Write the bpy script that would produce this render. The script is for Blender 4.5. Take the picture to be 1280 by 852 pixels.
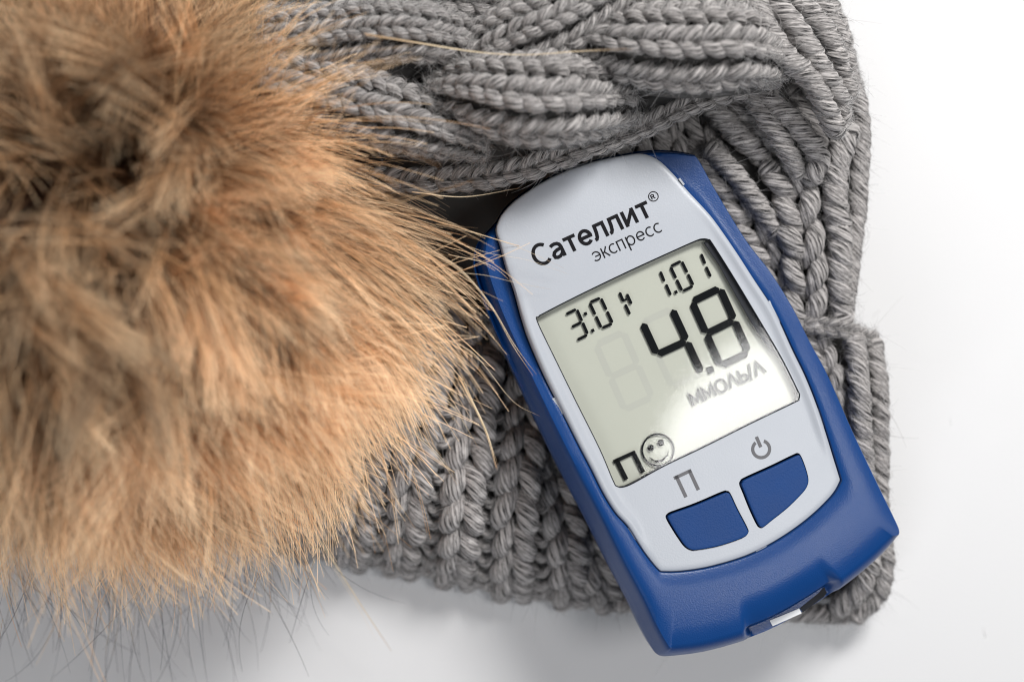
import bpy, bmesh, math, random
import numpy as np
from mathutils import Vector, Matrix
random.seed(7); rng = np.random.default_rng(11)
for o in list(bpy.data.objects): bpy.data.objects.remove(o)
S = bpy.context.scene; C = S.collection
MM = 0.001
# ------------------------------------------------------------------ camera, world, lamps, exposure
LENS = 60.0; HCAM = 359.0; FPX = 1280*LENS/36.0          # camera height in mm above the table, focal length in photo pixels
cam = bpy.data.cameras.new('camera'); cam.lens = LENS; cam.sensor_width = 36
cam.clip_start = 0.01; cam.clip_end = 20
cam.dof.use_dof = True; cam.dof.focus_distance = (HCAM-34)*MM; cam.dof.aperture_fstop = 7.0
camo = bpy.data.objects.new('camera', cam); C.objects.link(camo); camo.location = (0, 0, HCAM*MM)
S.camera = camo
w = bpy.data.worlds.new('World'); S.world = w; w.use_nodes = True
bg = w.node_tree.nodes['Background']; bg.inputs[0].default_value = (0.93, 0.96, 1.0, 1); bg.inputs[1].default_value = 0.13
def area(name, loc, target, size, power, col=(1, 1, 1)):
    l = bpy.data.lights.new(name, 'AREA'); l.shape = 'RECTANGLE'; l.size = size[0]*MM; l.size_y = size[1]*MM
    l.energy = power; l.color = col
    o = bpy.data.objects.new(name, l); C.objects.link(o); o.location = Vector(loc)*MM
    d = (Vector(target)-Vector(loc)).normalized(); o.rotation_euler = d.to_track_quat('-Z', 'Y').to_euler()
    return o
area('softbox_lamp', (235, 370, 450), (0, 0, 10), (165, 165), 4.15, (1.0, 0.985, 0.96))
area('front_fill_lamp', (-130, -430, 330), (-20, -40, 0), (240, 200), 0.80, (0.93, 0.96, 1.0))
g = area('overhead_lamp', (271, -27, 600), (271, -27, 0), (172, 172), 1.1, (1.0, 0.99, 0.98)); g.data.shape = 'DISK'
S.view_settings.view_transform = 'Standard'; S.view_settings.look = 'None'
S.view_settings.exposure = 0.0; S.view_settings.gamma = 1.0
S.render.engine = 'CYCLES'
S.cycles.use_denoising = True; S.cycles.use_adaptive_sampling = False; S.cycles.filter_width = 1.1; S.cycles.max_bounces = 8; S.cycles.transparent_max_bounces = 12
S.cycles.diffuse_bounces = 4; S.cycles.glossy_bounces = 4

# ------------------------------------------------------------------ helpers
def P(px, py, z):                                         # a photo pixel at height z (mm)
    k = (HCAM-z)/FPX
    return np.array([(px-640)*k, -(py-426)*k, z], float)
def link(name, data, parent=None):
    o = bpy.data.objects.new(name, data); C.objects.link(o)
    if parent is not None: o.parent = parent
    return o
def mesh(name, verts, faces, mat, parent=None, smooth=True, sharp=None, uv=None):
    me = bpy.data.meshes.new(name)
    me.from_pydata((np.asarray(verts, float)*MM).tolist(), [], faces)
    if smooth: me.polygons.foreach_set('use_smooth', [True]*len(me.polygons))
    if sharp: me.set_sharp_from_angle(angle=math.radians(sharp))
    if mat is not None: me.materials.append(mat)
    if uv is not None:
        l = me.uv_layers.new(name='UVMap'); vi = np.empty(len(me.loops), int); me.loops.foreach_get('vertex_index', vi)
        l.data.foreach_set('uv', np.asarray(uv, np.float32)[vi].ravel())
    me.update()
    return link(name, me, parent)
def tag(o, label=None, cat=None, group=None, kind=None):
    for k, v in (('label', label), ('category', cat), ('group', group), ('kind', kind)):
        if v: o[k] = v
    return o
def smooth01(x): x = np.clip(x, 0, 1); return x*x*(3-2*x)
def catmull(pts, n, closed=False):
    p = np.asarray(pts, float)
    if closed: q = np.vstack([p[-1], p, p[0], p[1]])
    else: q = np.vstack([2*p[0]-p[1], p, 2*p[-1]-p[-2]])
    out = []
    for i in range(1, len(q)-2):
        p0, p1, p2, p3 = q[i-1:i+3]
        for t in np.linspace(0, 1, n, endpoint=False):
            out.append(0.5*((2*p1)+(-p0+p2)*t+(2*p0-5*p1+4*p2-p3)*t*t+(-p0+3*p1-3*p2+p3)*t**3))
    if not closed: out.append(p[-1])
    return np.array(out)
def resample(path, step=None, n=None):
    d = np.r_[0, np.cumsum(np.linalg.norm(np.diff(path[:, :3], axis=0), axis=1))]
    if n is None: n = max(2, int(round(d[-1]/step))+1)
    s = np.linspace(0, d[-1], n)
    return np.stack([np.interp(s, d, path[:, k]) for k in range(path.shape[1])], 1), s

# ------------------------------------------------------------------ materials
def mat(name):
    m = bpy.data.materials.new(name); m.use_nodes = True
    return m, m.node_tree, m.node_tree.nodes['Principled BSDF']
def plastic(name, col, rough, bump=0.0, scale=3000, coat=0.0, mottling=0.05, spec=0.5, metal=0.0):
    m, t, b = mat(name); b.inputs['Specular IOR Level'].default_value = spec; b.inputs['Metallic'].default_value = metal; N = t.nodes; Lk = t.links
    tc = N.new('ShaderNodeTexCoord'); n1 = N.new('ShaderNodeTexNoise'); n1.inputs['Scale'].default_value = 120; n1.inputs['Detail'].default_value = 6
    Lk.new(tc.outputs['Object'], n1.inputs['Vector'])
    mx = N.new('ShaderNodeMix'); mx.data_type = 'RGBA'
    mx.inputs['A'].default_value = (*[c*(1-mottling) for c in col], 1); mx.inputs['B'].default_value = (*[min(1, c*(1+mottling)) for c in col], 1)
    Lk.new(n1.outputs['Fac'], mx.inputs['Factor']); Lk.new(mx.outputs['Result'], b.inputs['Base Color'])
    mr = N.new('ShaderNodeMapRange'); mr.inputs['To Min'].default_value = rough*0.85; mr.inputs['To Max'].default_value = rough*1.15
    Lk.new(n1.outputs['Fac'], mr.inputs['Value']); Lk.new(mr.outputs['Result'], b.inputs['Roughness'])
    b.inputs['Coat Weight'].default_value = coat
    if bump:
        n2 = N.new('ShaderNodeTexNoise'); n2.inputs['Scale'].default_value = scale; n2.inputs['Detail'].default_value = 2
        Lk.new(tc.outputs['Object'], n2.inputs['Vector'])
        bp = N.new('ShaderNodeBump'); bp.inputs['Strength'].default_value = bump; bp.inputs['Distance'].default_value = 0.00008
        Lk.new(n2.outputs['Fac'], bp.inputs['Height']); Lk.new(bp.outputs['Normal'], b.inputs['Normal'])
    return m
M_blue = plastic('blue_plastic', (0.0036, 0.044, 0.182), 0.30, 0.5, 3600, spec=0.32, mottling=0.07)
M_button = plastic('blue_rubber', (0.0038, 0.041, 0.168), 0.48, 0.7, 3000, mottling=0.15, spec=0.25)
M_white = plastic('white_plastic', (0.405, 0.43, 0.475), 0.33, 0.25, 3000, mottling=0.012, spec=0.35)
M_tab = plastic('white_tab', (0.80, 0.81, 0.82), 0.5, 0.6, 2500)
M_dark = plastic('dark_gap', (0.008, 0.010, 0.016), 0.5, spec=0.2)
M_ink = plastic('black_ink', (0.007, 0.007, 0.009), 0.6, spec=0.08)
M_grey_ink = plastic('grey_ink', (0.13, 0.13, 0.14), 0.5, mottling=0.2, spec=0.2)
M_lcd = plastic('display_grey', (0.46, 0.475, 0.415), 0.45, 0.15, 2600, mottling=0.03, spec=0.1)
M_seg = plastic('segment_black', (0.004, 0.005, 0.006), 0.7, spec=0.03)
M_seg_grey = plastic('segment_grey', (0.06, 0.06, 0.06), 0.5, spec=0.1)
M_ghost = plastic('segment_ghost', (0.43, 0.442, 0.395), 0.45, spec=0.1)
M_table = plastic('white_table', (0.675, 0.675, 0.685), 0.45, 0.25, 1400, mottling=0.012)
def glass_cover():
    m, t, b = mat('clear_window'); N = t.nodes; Lk = t.links
    tr = N.new('ShaderNodeBsdfTransparent'); gl = N.new('ShaderNodeBsdfGlossy'); gl.inputs['Roughness'].default_value = 0.055
    fr = N.new('ShaderNodeFresnel'); fr.inputs['IOR'].default_value = 1.52
    mx = N.new('ShaderNodeMixShader'); ge = N.new('ShaderNodeNewGeometry'); sb = N.new('ShaderNodeMath'); sb.operation = 'SUBTRACT'; sb.inputs[0].default_value = 1.0
    mu = N.new('ShaderNodeMath'); mu.operation = 'MULTIPLY'; Lk.new(ge.outputs['Backfacing'], sb.inputs[1]); Lk.new(fr.outputs[0], mu.inputs[0]); Lk.new(sb.outputs[0], mu.inputs[1])
    Lk.new(mu.outputs[0], mx.inputs[0]); Lk.new(tr.outputs[0], mx.inputs[1]); Lk.new(gl.outputs[0], mx.inputs[2])
    Lk.new(mx.outputs[0], N['Material Output'].inputs['Surface']); return m
M_glass = glass_cover()
def yarn(name, col):
    m, t, b = mat(name); N = t.nodes; Lk = t.links
    uv = N.new('ShaderNodeUVMap'); uv.uv_map = 'UVMap'
    def fib_noise(su, sv, det):
        mp = N.new('ShaderNodeMapping'); mp.inputs['Scale'].default_value = (su, sv, 1); Lk.new(uv.outputs[0], mp.inputs[0])
        n = N.new('ShaderNodeTexNoise'); n.inputs['Scale'].default_value = 1.0; n.inputs['Detail'].default_value = det; n.inputs['Roughness'].default_value = 0.7
        Lk.new(mp.outputs[0], n.inputs['Vector']); return n
    a = fib_noise(24, 0.45, 3); c = fib_noise(13, 0.14, 2)
    mx = N.new('ShaderNodeMath'); mx.operation = 'MULTIPLY_ADD'; mx.inputs[1].default_value = 0.62
    m2 = N.new('ShaderNodeMath'); m2.operation = 'MULTIPLY'; m2.inputs[1].default_value = 0.38; Lk.new(c.outputs['Fac'], m2.inputs[0])
    Lk.new(a.outputs['Fac'], mx.inputs[0]); Lk.new(m2.outputs[0], mx.inputs[2])
    cr = N.new('ShaderNodeValToRGB'); cr.color_ramp.elements[0].position = 0.41; cr.color_ramp.elements[1].position = 0.60
    cr.color_ramp.elements[0].color = (col[0]*0.10, col[1]*0.10, col[2]*0.105, 1); cr.color_ramp.elements[1].color = (col[0]*2.2, col[1]*2.2, col[2]*2.2, 1)
    Lk.new(mx.outputs[0], cr.inputs[0]); Lk.new(cr.outputs[0], b.inputs['Base Color'])
    bp = N.new('ShaderNodeBump'); bp.inputs['Strength'].default_value = 1.0; bp.inputs['Distance'].default_value = 0.0007
    Lk.new(mx.outputs[0], bp.inputs['Height']); Lk.new(bp.outputs[0], b.inputs['Normal'])
    b.inputs['Roughness'].default_value = 0.9; b.inputs['Sheen Weight'].default_value = 0.2; b.inputs['Sheen Roughness'].default_value = 0.5
    b.inputs['Specular IOR Level'].default_value = 0.15
    return m
M_yarn = yarn('grey_wool', (0.262, 0.248, 0.243))
M_shade_lining = plastic('shade_darkened_lining', (0.075, 0.072, 0.07), 0.95, 1.0, 700, mottling=0.5)  # backing wool coloured darker than the yarn to deepen shade in the crevices
def hair(name, stops, rough=0.35, tint=0.35, soft=False):
    m, t, b = mat(name); N = t.nodes; Lk = t.links
    N.remove(b)
    hi = N.new('ShaderNodeHairInfo'); cr = N.new('ShaderNodeValToRGB')
    e = cr.color_ramp.elements
    while len(e) < len(stops): e.new(0.5)
    for el, (p, c) in zip(e, stops): el.position = p; el.color = (*c, 1)
    Lk.new(hi.outputs['Intercept'], cr.inputs[0])
    at = N.new('ShaderNodeAttribute'); at.attribute_name = 'tint'
    mr = N.new('ShaderNodeMapRange'); mr.inputs['To Min'].default_value = 1-tint; mr.inputs['To Max'].default_value = 1+tint
    Lk.new(at.outputs['Fac'], mr.inputs['Value'])
    vm = N.new('ShaderNodeVectorMath'); vm.operation = 'SCALE'; Lk.new(cr.outputs[0], vm.inputs[0]); Lk.new(mr.outputs[0], vm.inputs['Scale'])
    if soft:
        h = N.new('ShaderNodeBsdfPrincipled'); h.inputs['Roughness'].default_value = rough; h.inputs['Specular IOR Level'].default_value = 0.35
        Lk.new(vm.outputs[0], h.inputs['Base Color'])
    else:
        h = N.new('ShaderNodeBsdfHairPrincipled'); h.parametrization = 'COLOR'
        h.inputs['Roughness'].default_value = rough; h.inputs['Radial Roughness'].default_value = 0.6
        Lk.new(vm.outputs[0], h.inputs['Color'])
    (1); Lk.new(h.outputs[0], N['Material Output'].inputs['Surface'])
    return m
M_fur = hair('raccoon_fur', [(0, (0.035, 0.017, 0.010)), (0.50, (0.130, 0.060, 0.030)), (0.78, (0.58, 0.33, 0.165)), (1, (0.92, 0.69, 0.45))], rough=0.45, tint=0.72, soft=True)
M_pale = hair('pale_hair', [(0, (0.30, 0.15, 0.06)), (0.35, (0.62, 0.34, 0.15)), (0.8, (0.86, 0.60, 0.36)), (1, (0.70, 0.38, 0.17))], rough=0.4, tint=0.35, soft=True)
M_cream = hair('cream_hair', [(0, (0.55, 0.36, 0.20)), (0.3, (0.80, 0.66, 0.46)), (0.8, (0.82, 0.66, 0.45)), (1, (0.45, 0.26, 0.14))], rough=0.4, tint=0.3, soft=True)
M_fuzz = hair('wool_fuzz', [(0, (0.28, 0.27, 0.265)), (1, (0.40, 0.385, 0.38))], rough=0.5, tint=0.95)
M_black = hair('dark_guard_hair', [(0, (0.30, 0.17, 0.08)), (0.25, (0.10, 0.07, 0.05)), (0.45, (0.010, 0.010, 0.013)), (1, (0.008, 0.008, 0.011))], tint=0.3)
M_core = plastic('fur_skin', (0.06, 0.035, 0.02), 0.9)

# ------------------------------------------------------------------ the table
n = 900
tb = mesh('tabletop', [(-n, -n, 0), (n, -n, 0), (n, n, 0), (-n, n, 0), (-n, -n, -25), (n, -n, -25), (n, n, -25), (-n, n, -25)],
          [(0, 1, 2, 3), (7, 6, 5, 4), (0, 4, 5, 1), (1, 5, 6, 2), (2, 6, 7, 3), (3, 7, 4, 0)], M_table, smooth=False)
tag(tb, 'plain white tabletop under the hat', kind='structure')

# ------------------------------------------------------------------ the glucose meter
Z0 = 36.0; ROLL = math.radians(6.0); PITCH = math.radians(0.0)
O = Vector(P(862, 500, Z0))
Mdev = Matrix.Translation(O) @ (Matrix.Rotation(math.radians(25.1), 4, 'Z') @ Matrix.Rotation(ROLL, 4, 'Y') @ Matrix.Rotation(PITCH, 4, 'X'))
Minv = Mdev.inverted()
def L(px, py, wz=0.0):                                    # photo pixel -> the meter's own plane at height wz
    a = Minv @ Vector((0, 0, HCAM)); d = Minv.to_3x3() @ Vector(((px-640)/FPX, -(py-426)/FPX, -1.0))
    t = (wz-a.z)/d.z; q = a+d*t
    return np.array([q.x, q.y])
def LL(pts, wz=0.0): return np.array([L(x, y, wz) for x, y in pts])
meter = bpy.data.objects.new('glucose_meter', None); C.objects.link(meter)
base = Mdev @ Vector((0, 0, -15))
meter.matrix_world = Matrix.Translation(O*MM) @ Mdev.to_3x3().to_4x4()
tag(meter, 'blue and white blood glucose meter reading 4.8, lying diagonally on the grey knitted hat', 'glucose meter')

def polar(poly, ang, c=(0, 0)):
    p = np.asarray(poly)-np.asarray(c); q = np.roll(p, -1, 0); out = []
    for a in ang:
        d = np.array([math.cos(a), math.sin(a)]); e = q-p
        den = d[0]*e[:, 1]-d[1]*e[:, 0]
        with np.errstate(divide='ignore', invalid='ignore'):
            t = (p[:, 0]*e[:, 1]-p[:, 1]*e[:, 0])/den; s = (p[:, 0]*d[1]-p[:, 1]*d[0])/den
        ok = (s >= -1e-9) & (s <= 1+1e-9) & (t > 0)
        out.append(t[ok].max())
    return np.array(out)
NA = 720
ANG = np.linspace(0, 2*math.pi, NA, endpoint=False)
CA = np.stack([np.cos(ANG), np.sin(ANG)], 1)
def ring_normals(r):
    t = np.roll(r, -2, 0)-np.roll(r, 2, 0); n_ = np.stack([t[:, 1], -t[:, 0]], 1)
    n_ /= np.linalg.norm(n_, axis=1)[:, None]
    for _ in range(4): n_ = n_*0.5+np.roll(n_, 1, 0)*0.25+np.roll(n_, -1, 0)*0.25
    return n_/np.linalg.norm(n_, axis=1)[:, None]
def loft(rings, cap0=True, cap1=True):
    m = len(rings[0]); v = np.vstack(rings); f = []
    for k in range(len(rings)-1):
        for i in range(m):
            j = (i+1) % m; f.append((k*m+i, k*m+j, (k+1)*m+j, (k+1)*m+i))
    v = list(map(tuple, v))
    if cap0:
        v.append(tuple(np.mean(rings[0], 0))); c = len(v)-1
        f += [(c, (i+1) % m, i) for i in range(m)]
    if cap1:
        b = (len(rings)-1)*m; v.append(tuple(np.mean(rings[-1], 0))); c = len(v)-1
        f += [(c, b+i, b+(i+1) % m) for i in range(m)]
    return v, f
SIL = [(800,189),(835,188),(862,192),(872,199),(893,238),(929,300),(958,340),(984,384),(1004,425),(1028,470),(1058,538),(1089,603),(1107,640),(1116,660),(1116,669),
       (1108,682),(1085,705),(1050,733),(1010,760),(965,785),(920,802),(875,814),(838,819),(826,819),(818,813),(803,787),(787,753),(762,706),(735,652),(705,595),(680,545),(655,492),(630,437),(610,390),(596,348),
       (592,325),(597,304),(608,290),(620,277),(630,261),(650,243),(690,219),(740,201)]
PLATE = [(621,288),(624,275),(632,262),(650,245),(690,220),(740,201),(790,191),(808,191),(825,199),(842,216),(860,238),(878,258),(893,276),(918,312),(940,346),(967,388),(990,437),(1006,470),(1020,505),(1031,538),(1041,570),(1049,596),(1049,602),
         (1038,620),(1010,647),(975,672),(935,693),(890,707),(855,713),(829,714),(822,711),(810,697),(798,680),(784,658),(768,640),(753,616),(738,586),(722,555),(706,522),(692,494),(676,460),(660,421),(651,392),(643,362),(634,336),(626,305)]
sil = catmull(LL(SIL, -6.0), 8, True); plate = catmull(LL(PLATE, -0.6), 8, True)
Rm = polar(sil, ANG)[:, None]*CA; Rp = polar(plate, ANG)[:, None]*CA
def offs(r, d): return r-ring_normals(r)*(np.asarray(d)[..., None] if np.ndim(d) else d)
nm = ring_normals(Rm)
D_in = 2.3*np.clip(-nm[:, 0], 0, 1)**2+0.7*np.clip(nm[:, 0], 0, 1)**2+3.2*np.clip(-nm[:, 1], 0, 1)**2+1.3*np.clip(nm[:, 1], 0, 1)**2
def lipw(v): return 0.45-3.7*smooth01((v+5)/50)
def at(r, wz): return np.column_stack([r, np.broadcast_to(wz, len(r))])
nu = L(985, 745)[0]
rings = [at(offs(Rm, 2.2), -15.5), at(offs(Rm, 0.9), -15.0), at(offs(Rm, 0.35), -13), at(offs(Rm, 0.1), -9.2), at(offs(Rm, 0.08), -9.0), at(offs(Rm, 0.25), -8.8), at(offs(Rm, 0.22), -8.4), at(Rm, -8.0), at(Rm, -6.0)]
tops = lipw(Rm[:, 1])
for fr, dz in ((0.06, -4.4), (0.18, -3.0), (0.36, -1.8), (0.58, -0.9), (0.8, -0.35), (1.0, -0.08)):
    wl = np.clip(-nm[:, 0], 0, 1)**2; frl = np.interp(dz, [-6, -1.0, -0.4, -0.05], [0.05, 0.72, 0.88, 1.0])
    rings.append(at(offs(Rm, D_in*(fr*(1-wl)+frl*wl)), np.minimum(tops, 0.3)+dz))
R8 = offs(Rm, D_in)
lim = np.linalg.norm(R8, axis=1)-0.25
def shrink(r): 
    l = np.linalg.norm(r, axis=1); return r*np.minimum(1, lim/l)[:, None]
Rl = shrink(offs(Rp, -0.45))
for t in (0.25, 0.5, 0.75, 1.0):
    r = R8*(1-t)+Rl*t; rings.append(at(r, np.minimum(tops, 0.3)*(1-t)+lipw(r[:, 1])*t+0.25*math.sin(math.pi*t)*np.clip(-r[:, 1]/40, 0, 1)))
Rl2 = shrink(offs(Rp, -0.18)); rings.append(at(Rl2, lipw(Rl2[:, 1])-0.15)); rings.append(at(shrink(offs(Rp, -0.1)), lipw(Rl2[:, 1])-0.6))
rings.append(at(shrink(offs(Rp, 0.3)), -3.6))
# the scoop in the lower edge, where the test strip goes in
edge_v = lambda u: np.interp(u, *zip(*sorted([(p[0], p[1]) for p in Rm if p[1] < -25])))
for r in rings[8:20]:
    dist = r[:, 1]-edge_v(r[:, 0]); du = (r[:, 0]-nu)
    f = smooth01((10.8-np.abs(du))/2.6)*smooth01((3.9-dist)/2.0)*(r[:, 1] < -30)
    r[:, 2] = r[:, 2]*(1-f)+np.minimum(r[:, 2], -6.3)*f
v, f = loft(rings)
body = mesh('body', v, f, M_blue, meter, sharp=38)

def dome(r): return -2.2*np.clip((r[:, 1]-26)/22, 0, 1.2)**2
def inset(r, d):                                           # inset along the radius: never folds over itself
    l = np.linalg.norm(r, axis=1); c = np.clip((ring_normals(r)*r).sum(1)/l, 0.6, 1); return r*(1-d/(l*c))[:, None]
def platering(d, wz, extra=None):
    r = inset(Rp, d); return at(r, wz+dome(r))
rail = np.clip((np.abs(ring_normals(Rp)[:, 0])-0.55)/0.3, 0, 1)*smooth01((Rp[:, 1]+24)/10)*smooth01((36-Rp[:, 1])/16)
pr = [platering(0.12, -3.3), platering(0.0, -2.2), platering(0.0, -0.75), platering(0.05, -0.40+0.1*rail), platering(0.2, -0.16+0.28*rail), platering(0.45, -0.04+0.42*rail), platering(0.8, 0.03+0.48*rail), platering(1.2, 0.05+0.40*rail), platering(1.6, 0.05+0.20*rail), platering(2.0, 0.05+0.05*rail), platering(2.5, 0.05)]
base_r = inset(Rp, 2.5)
for s_ in (0.95, 0.9, 0.85, 0.8, 0.75, 0.7, 0.65, 0.6, 0.55, 0.5, 0.25): r = base_r*s_; pr.append(at(r, 0.05+dome(r)))
v, f = loft(pr)
face = mesh('faceplate', v, f, M_white, meter)
def prism(outline, w0, w1, bev=0.0, steps=4, n=None):
    p = np.asarray(outline, float)
    area2 = np.sum(p[:, 0]*np.roll(p[:, 1], -1)-p[:, 1]*np.roll(p[:, 0], -1))
    if area2 < 0: p = p[::-1]
    t = np.roll(p, -1, 0)-np.roll(p, 1, 0); nn = np.stack([t[:, 1], -t[:, 0]], 1); nn /= np.linalg.norm(nn, axis=1)[:, None]+1e-9
    rs = [at(p, w0)]
    if bev:
        for k in range(steps+1):
            a = math.pi/2*k/steps; rs.append(at(p-nn*bev*(1-math.cos(a)), w1-bev+bev*math.sin(a)))
        cc = p.mean(0); rs.append(at(cc+(p-cc)*0.86, w1)); rs.append(at(cc+(p-cc)*0.5, w1-0.04))
    else: rs.append(at(p, w1))
    return rs
def dense(pts, n=6): return catmull(pts, n, True)
LCDW = [(671,402),(673,395),(679,391),(720,370),(780,341),(830,318),(868,301),(878,298),(886,299),(891,304),(920,350),(950,400),(978,448),(997,486),(1000,493),(999,499),(994,503),(940,529),(880,559),(830,583),(792,604),(779,609),(771,608),(766,601),(749,561),(720,503),(695,452)]
B1 = [(834,647),(836,643),(842,640),(870,630),(903,616),(909,615),(913,618),(922,637),(934,660),(935,666),(930,671),(915,677),(895,683),(872,687),(864,687),(857,683),(850,674),(841,660)]
B2 = [(926,606),(927,602),(932,598),(965,583),(992,570),(998,568),(1001,571),(1006,583),(1010,598),(1009,607),(1003,616),(985,634),(965,650),(955,658),(951,659),(947,655),(938,636),(930,616)]
def to_obj(rings, name, m, parent=None, **k):
    v, f = loft(rings); return mesh(name, v, f, m, parent, **k)
def grow(px, d):
    p = np.asarray(px, float); c = p.mean(0)
    t = np.roll(p, -1, 0)-np.roll(p, 1, 0); nn = np.stack([t[:, 1], -t[:, 0]], 1); nn /= np.linalg.norm(nn, axis=1)[:, None]
    if np.sum((p-c)*nn) < 0: nn = -nn
    return p+nn*d
cutters = []
for ol, d in ((LCDW, 0.0), (B1, 1.2), (B2, 1.2)):
    cutters.append(to_obj(prism(dense(LL(grow(ol, d)-(np.array([0.9, 0.9]) if ol is not LCDW else 0)), 5), -2.6, 3), 'cutter', None))
for c in cutters:
    c.matrix_world = meter.matrix_world
    md = face.modifiers.new('cut', 'BOOLEAN'); md.operation = 'DIFFERENCE'; md.solver = 'EXACT'; md.object = c
bpy.context.view_layer.update()
dg = bpy.context.evaluated_depsgraph_get(); new = bpy.data.meshes.new_from_object(face.evaluated_get(dg))
face.modifiers.clear(); face.data = new
new.polygons.foreach_set('use_smooth', [True]*len(new.polygons)); new.set_sharp_from_angle(angle=math.radians(32))
for c in cutters: bpy.data.objects.remove(c)
# display stack: panel, segments floating above it, clear window
W_PAN, W_SEG, W_WIN = -2.05, -1.6, -0.22
panel = to_obj(prism(dense(LL(grow(LCDW, 2), W_PAN), 5), -2.4, W_PAN), 'display_panel', M_lcd, meter, sharp=30)
gasket_o = dense(LL(grow(LCDW, -0.15)), 5); gasket_i = dense(LL(grow(LCDW, -1.5)), 5)
m_ = len(gasket_o)
gv = np.vstack([at(gasket_o, -2.0), at(gasket_o, -0.12), at(gasket_i, -0.30), at(gasket_i, -2.0)])
gf = [(k*m_+i, k*m_+(i+1) % m_, (k+1)*m_+(i+1) % m_, (k+1)*m_+i) for k in range(3) for i in range(m_)]
mesh('display_gasket', gv, gf, M_dark, meter, sharp=30)
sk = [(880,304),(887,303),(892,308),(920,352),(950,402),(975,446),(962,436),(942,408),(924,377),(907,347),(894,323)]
to_obj(prism(dense(LL(sk, -1.0), 5), -1.0, -0.85, 0.05, 2), 'added_shadow_strip', M_dark, meter, sharp=40)  # added black strip standing in for the shadow in the display's corner
win = to_obj(prism(dense(LL(grow(LCDW, -1.2)), 5), W_WIN-0.5, W_WIN), 'display_window', M_glass, meter, smooth=False)
for ol in (B1, B2):
    b = dense(LL(grow(ol, -0.6)), 6); b_o = to_obj(prism(b, -2.4, 0.45, 0.22, 4), 'button', M_button, meter, sharp=40)
well = to_obj(prism(dense(LL(grow(B1, 2.2)), 5), -2.5, -2.35), 'button_well', M_dark, meter); well = to_obj(prism(dense(LL(grow(B2, 2.2)), 5), -2.5, -2.35), 'button_well', M_dark, meter)

def flat(name, polys, wz, m, parent, thick=0.05):          # thin printed or liquid-crystal shapes: polys are pixel outlines
    V = []; F = []
    for pl in polys:
        q = LL(pl, wz)
        if np.sum(q[:, 0]*np.roll(q[:, 1], -1)-q[:, 1]*np.roll(q[:, 0], -1)) < 0: q = q[::-1]
        k = len(q); b0 = len(V)
        V += [(x, y, wz) for x, y in q]+[(x, y, wz-thick) for x, y in q]
        F.append(tuple(range(b0, b0+k)))
        F += [(b0+i, b0+k+i, b0+k+(i+1) % k, b0+(i+1) % k) for i in range(k)]
    return mesh(name, V, F, m, parent, smooth=False)
def stroke(a, b, t, pointed=True, cut=1.0):
    a = np.array(a, float); b = np.array(b, float); d = b-a; l = np.linalg.norm(d); d /= l; nn = np.array([-d[1], d[0]])
    a = a+d*cut; b = b-d*cut; h = t/2; e = h*0.8 if pointed else 0
    if pointed: return [a, a+d*e+nn*h, b-d*e+nn*h, b, b-d*e-nn*h, a+d*e-nn*h]
    return [a+nn*h, b+nn*h, b-nn*h, a-nn*h]
SEGS = {'0': 'abcdef', '1': 'bc', '3': 'abgcd', '4': 'fgbc', '8': 'abcdefg'}
def digit(tl, tr, bl, t, on):
    tl, tr, bl = map(lambda q: np.array(q, float), (tl, tr, bl)); br = tr+bl-tl; ml = (tl+bl)/2; mr = (tr+br)/2
    E = {'a': (tl, tr), 'b': (tr, mr), 'c': (mr, br), 'd': (bl, br), 'e': (ml, bl), 'f': (tl, ml), 'g': (ml, mr)}
    return [stroke(*E[s], t, cut=0.6) for s in on]
def dot(p, r): x, y = p; return [(x-r, y-r*0.4), (x+r*0.4, y-r), (x+r, y+r*0.4), (x-r*0.4, y+r)]
def circle(c, r, n=28): return [(c[0]+r*math.cos(a), c[1]+r*math.sin(a)) for a in np.linspace(0, 2*math.pi, n, endpoint=False)]
def arc_band(c, r0, r1, a0, a1, n=24):
    A = np.linspace(a0, a1, n)
    return [[(c[0]+r1*math.cos(p), c[1]+r1*math.sin(p)), (c[0]+r1*math.cos(q), c[1]+r1*math.sin(q)), (c[0]+r0*math.cos(q), c[1]+r0*math.sin(q)), (c[0]+r0*math.cos(p), c[1]+r0*math.sin(p))] for p, q in zip(A[:-1], A[1:])]
def seg(name, polys, m=None): return flat(name, polys, W_SEG, m or M_seg, panel)
seg('reading_digit', digit((803,403),(840,386),(840,483), 9.2, 'fgbc'))
seg('reading_digit', digit((865,377),(900,360),(901,457), 9.2, 'abcdefg'))
seg('decimal_point', [dot((888,462), 5.5)])
seg('clock_digit', digit((707,393),(721,386),(721,425), 3.6, 'abgcd'))
seg('clock_colon', [dot((732,392), 2.6), dot((741,413), 2.6)])
seg('clock_digit', digit((737,378),(751,372),(752,410), 3.6, 'abcdef'))
seg('clock_digit', [stroke((774,364),(780,378), 3.6), stroke((781,379),(788,394), 3.6), stroke((783,366),(790,381), 3.6), stroke((778,376),(785,373), 2.5, False)])
seg('date_digit', [stroke((825,338),(831,353), 3.6), stroke((832,354),(839,370), 3.6)])
seg('date_point', [dot((845,365), 2.6)])
seg('date_digit', digit((838,333),(852,326),(853,364), 3.6, 'abcdef'))
seg('date_digit', [stroke((876,316),(882,331), 3.6), stroke((882,332),(889,347), 3.6)])
seg('letter_sign', [stroke((770,573),(783,599), 5.5, False, 0), stroke((767,577),(793,565), 4.6, False, 0), stroke((791,564),(804,590), 5.5, False, 0)])
seg('smiley_sign', arc_band((822.5,562), 18.6, 21, 0, 2*math.pi, 48)+[circle((813.5,559.5), 4.1, 16), circle((826,553), 4.1, 16)] +
    [[(811,570),(818,575),(826,574.5),(833,569),(836.5,561),(834.5,569.5),(829,576),(821,578),(814.5,575)]])
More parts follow.
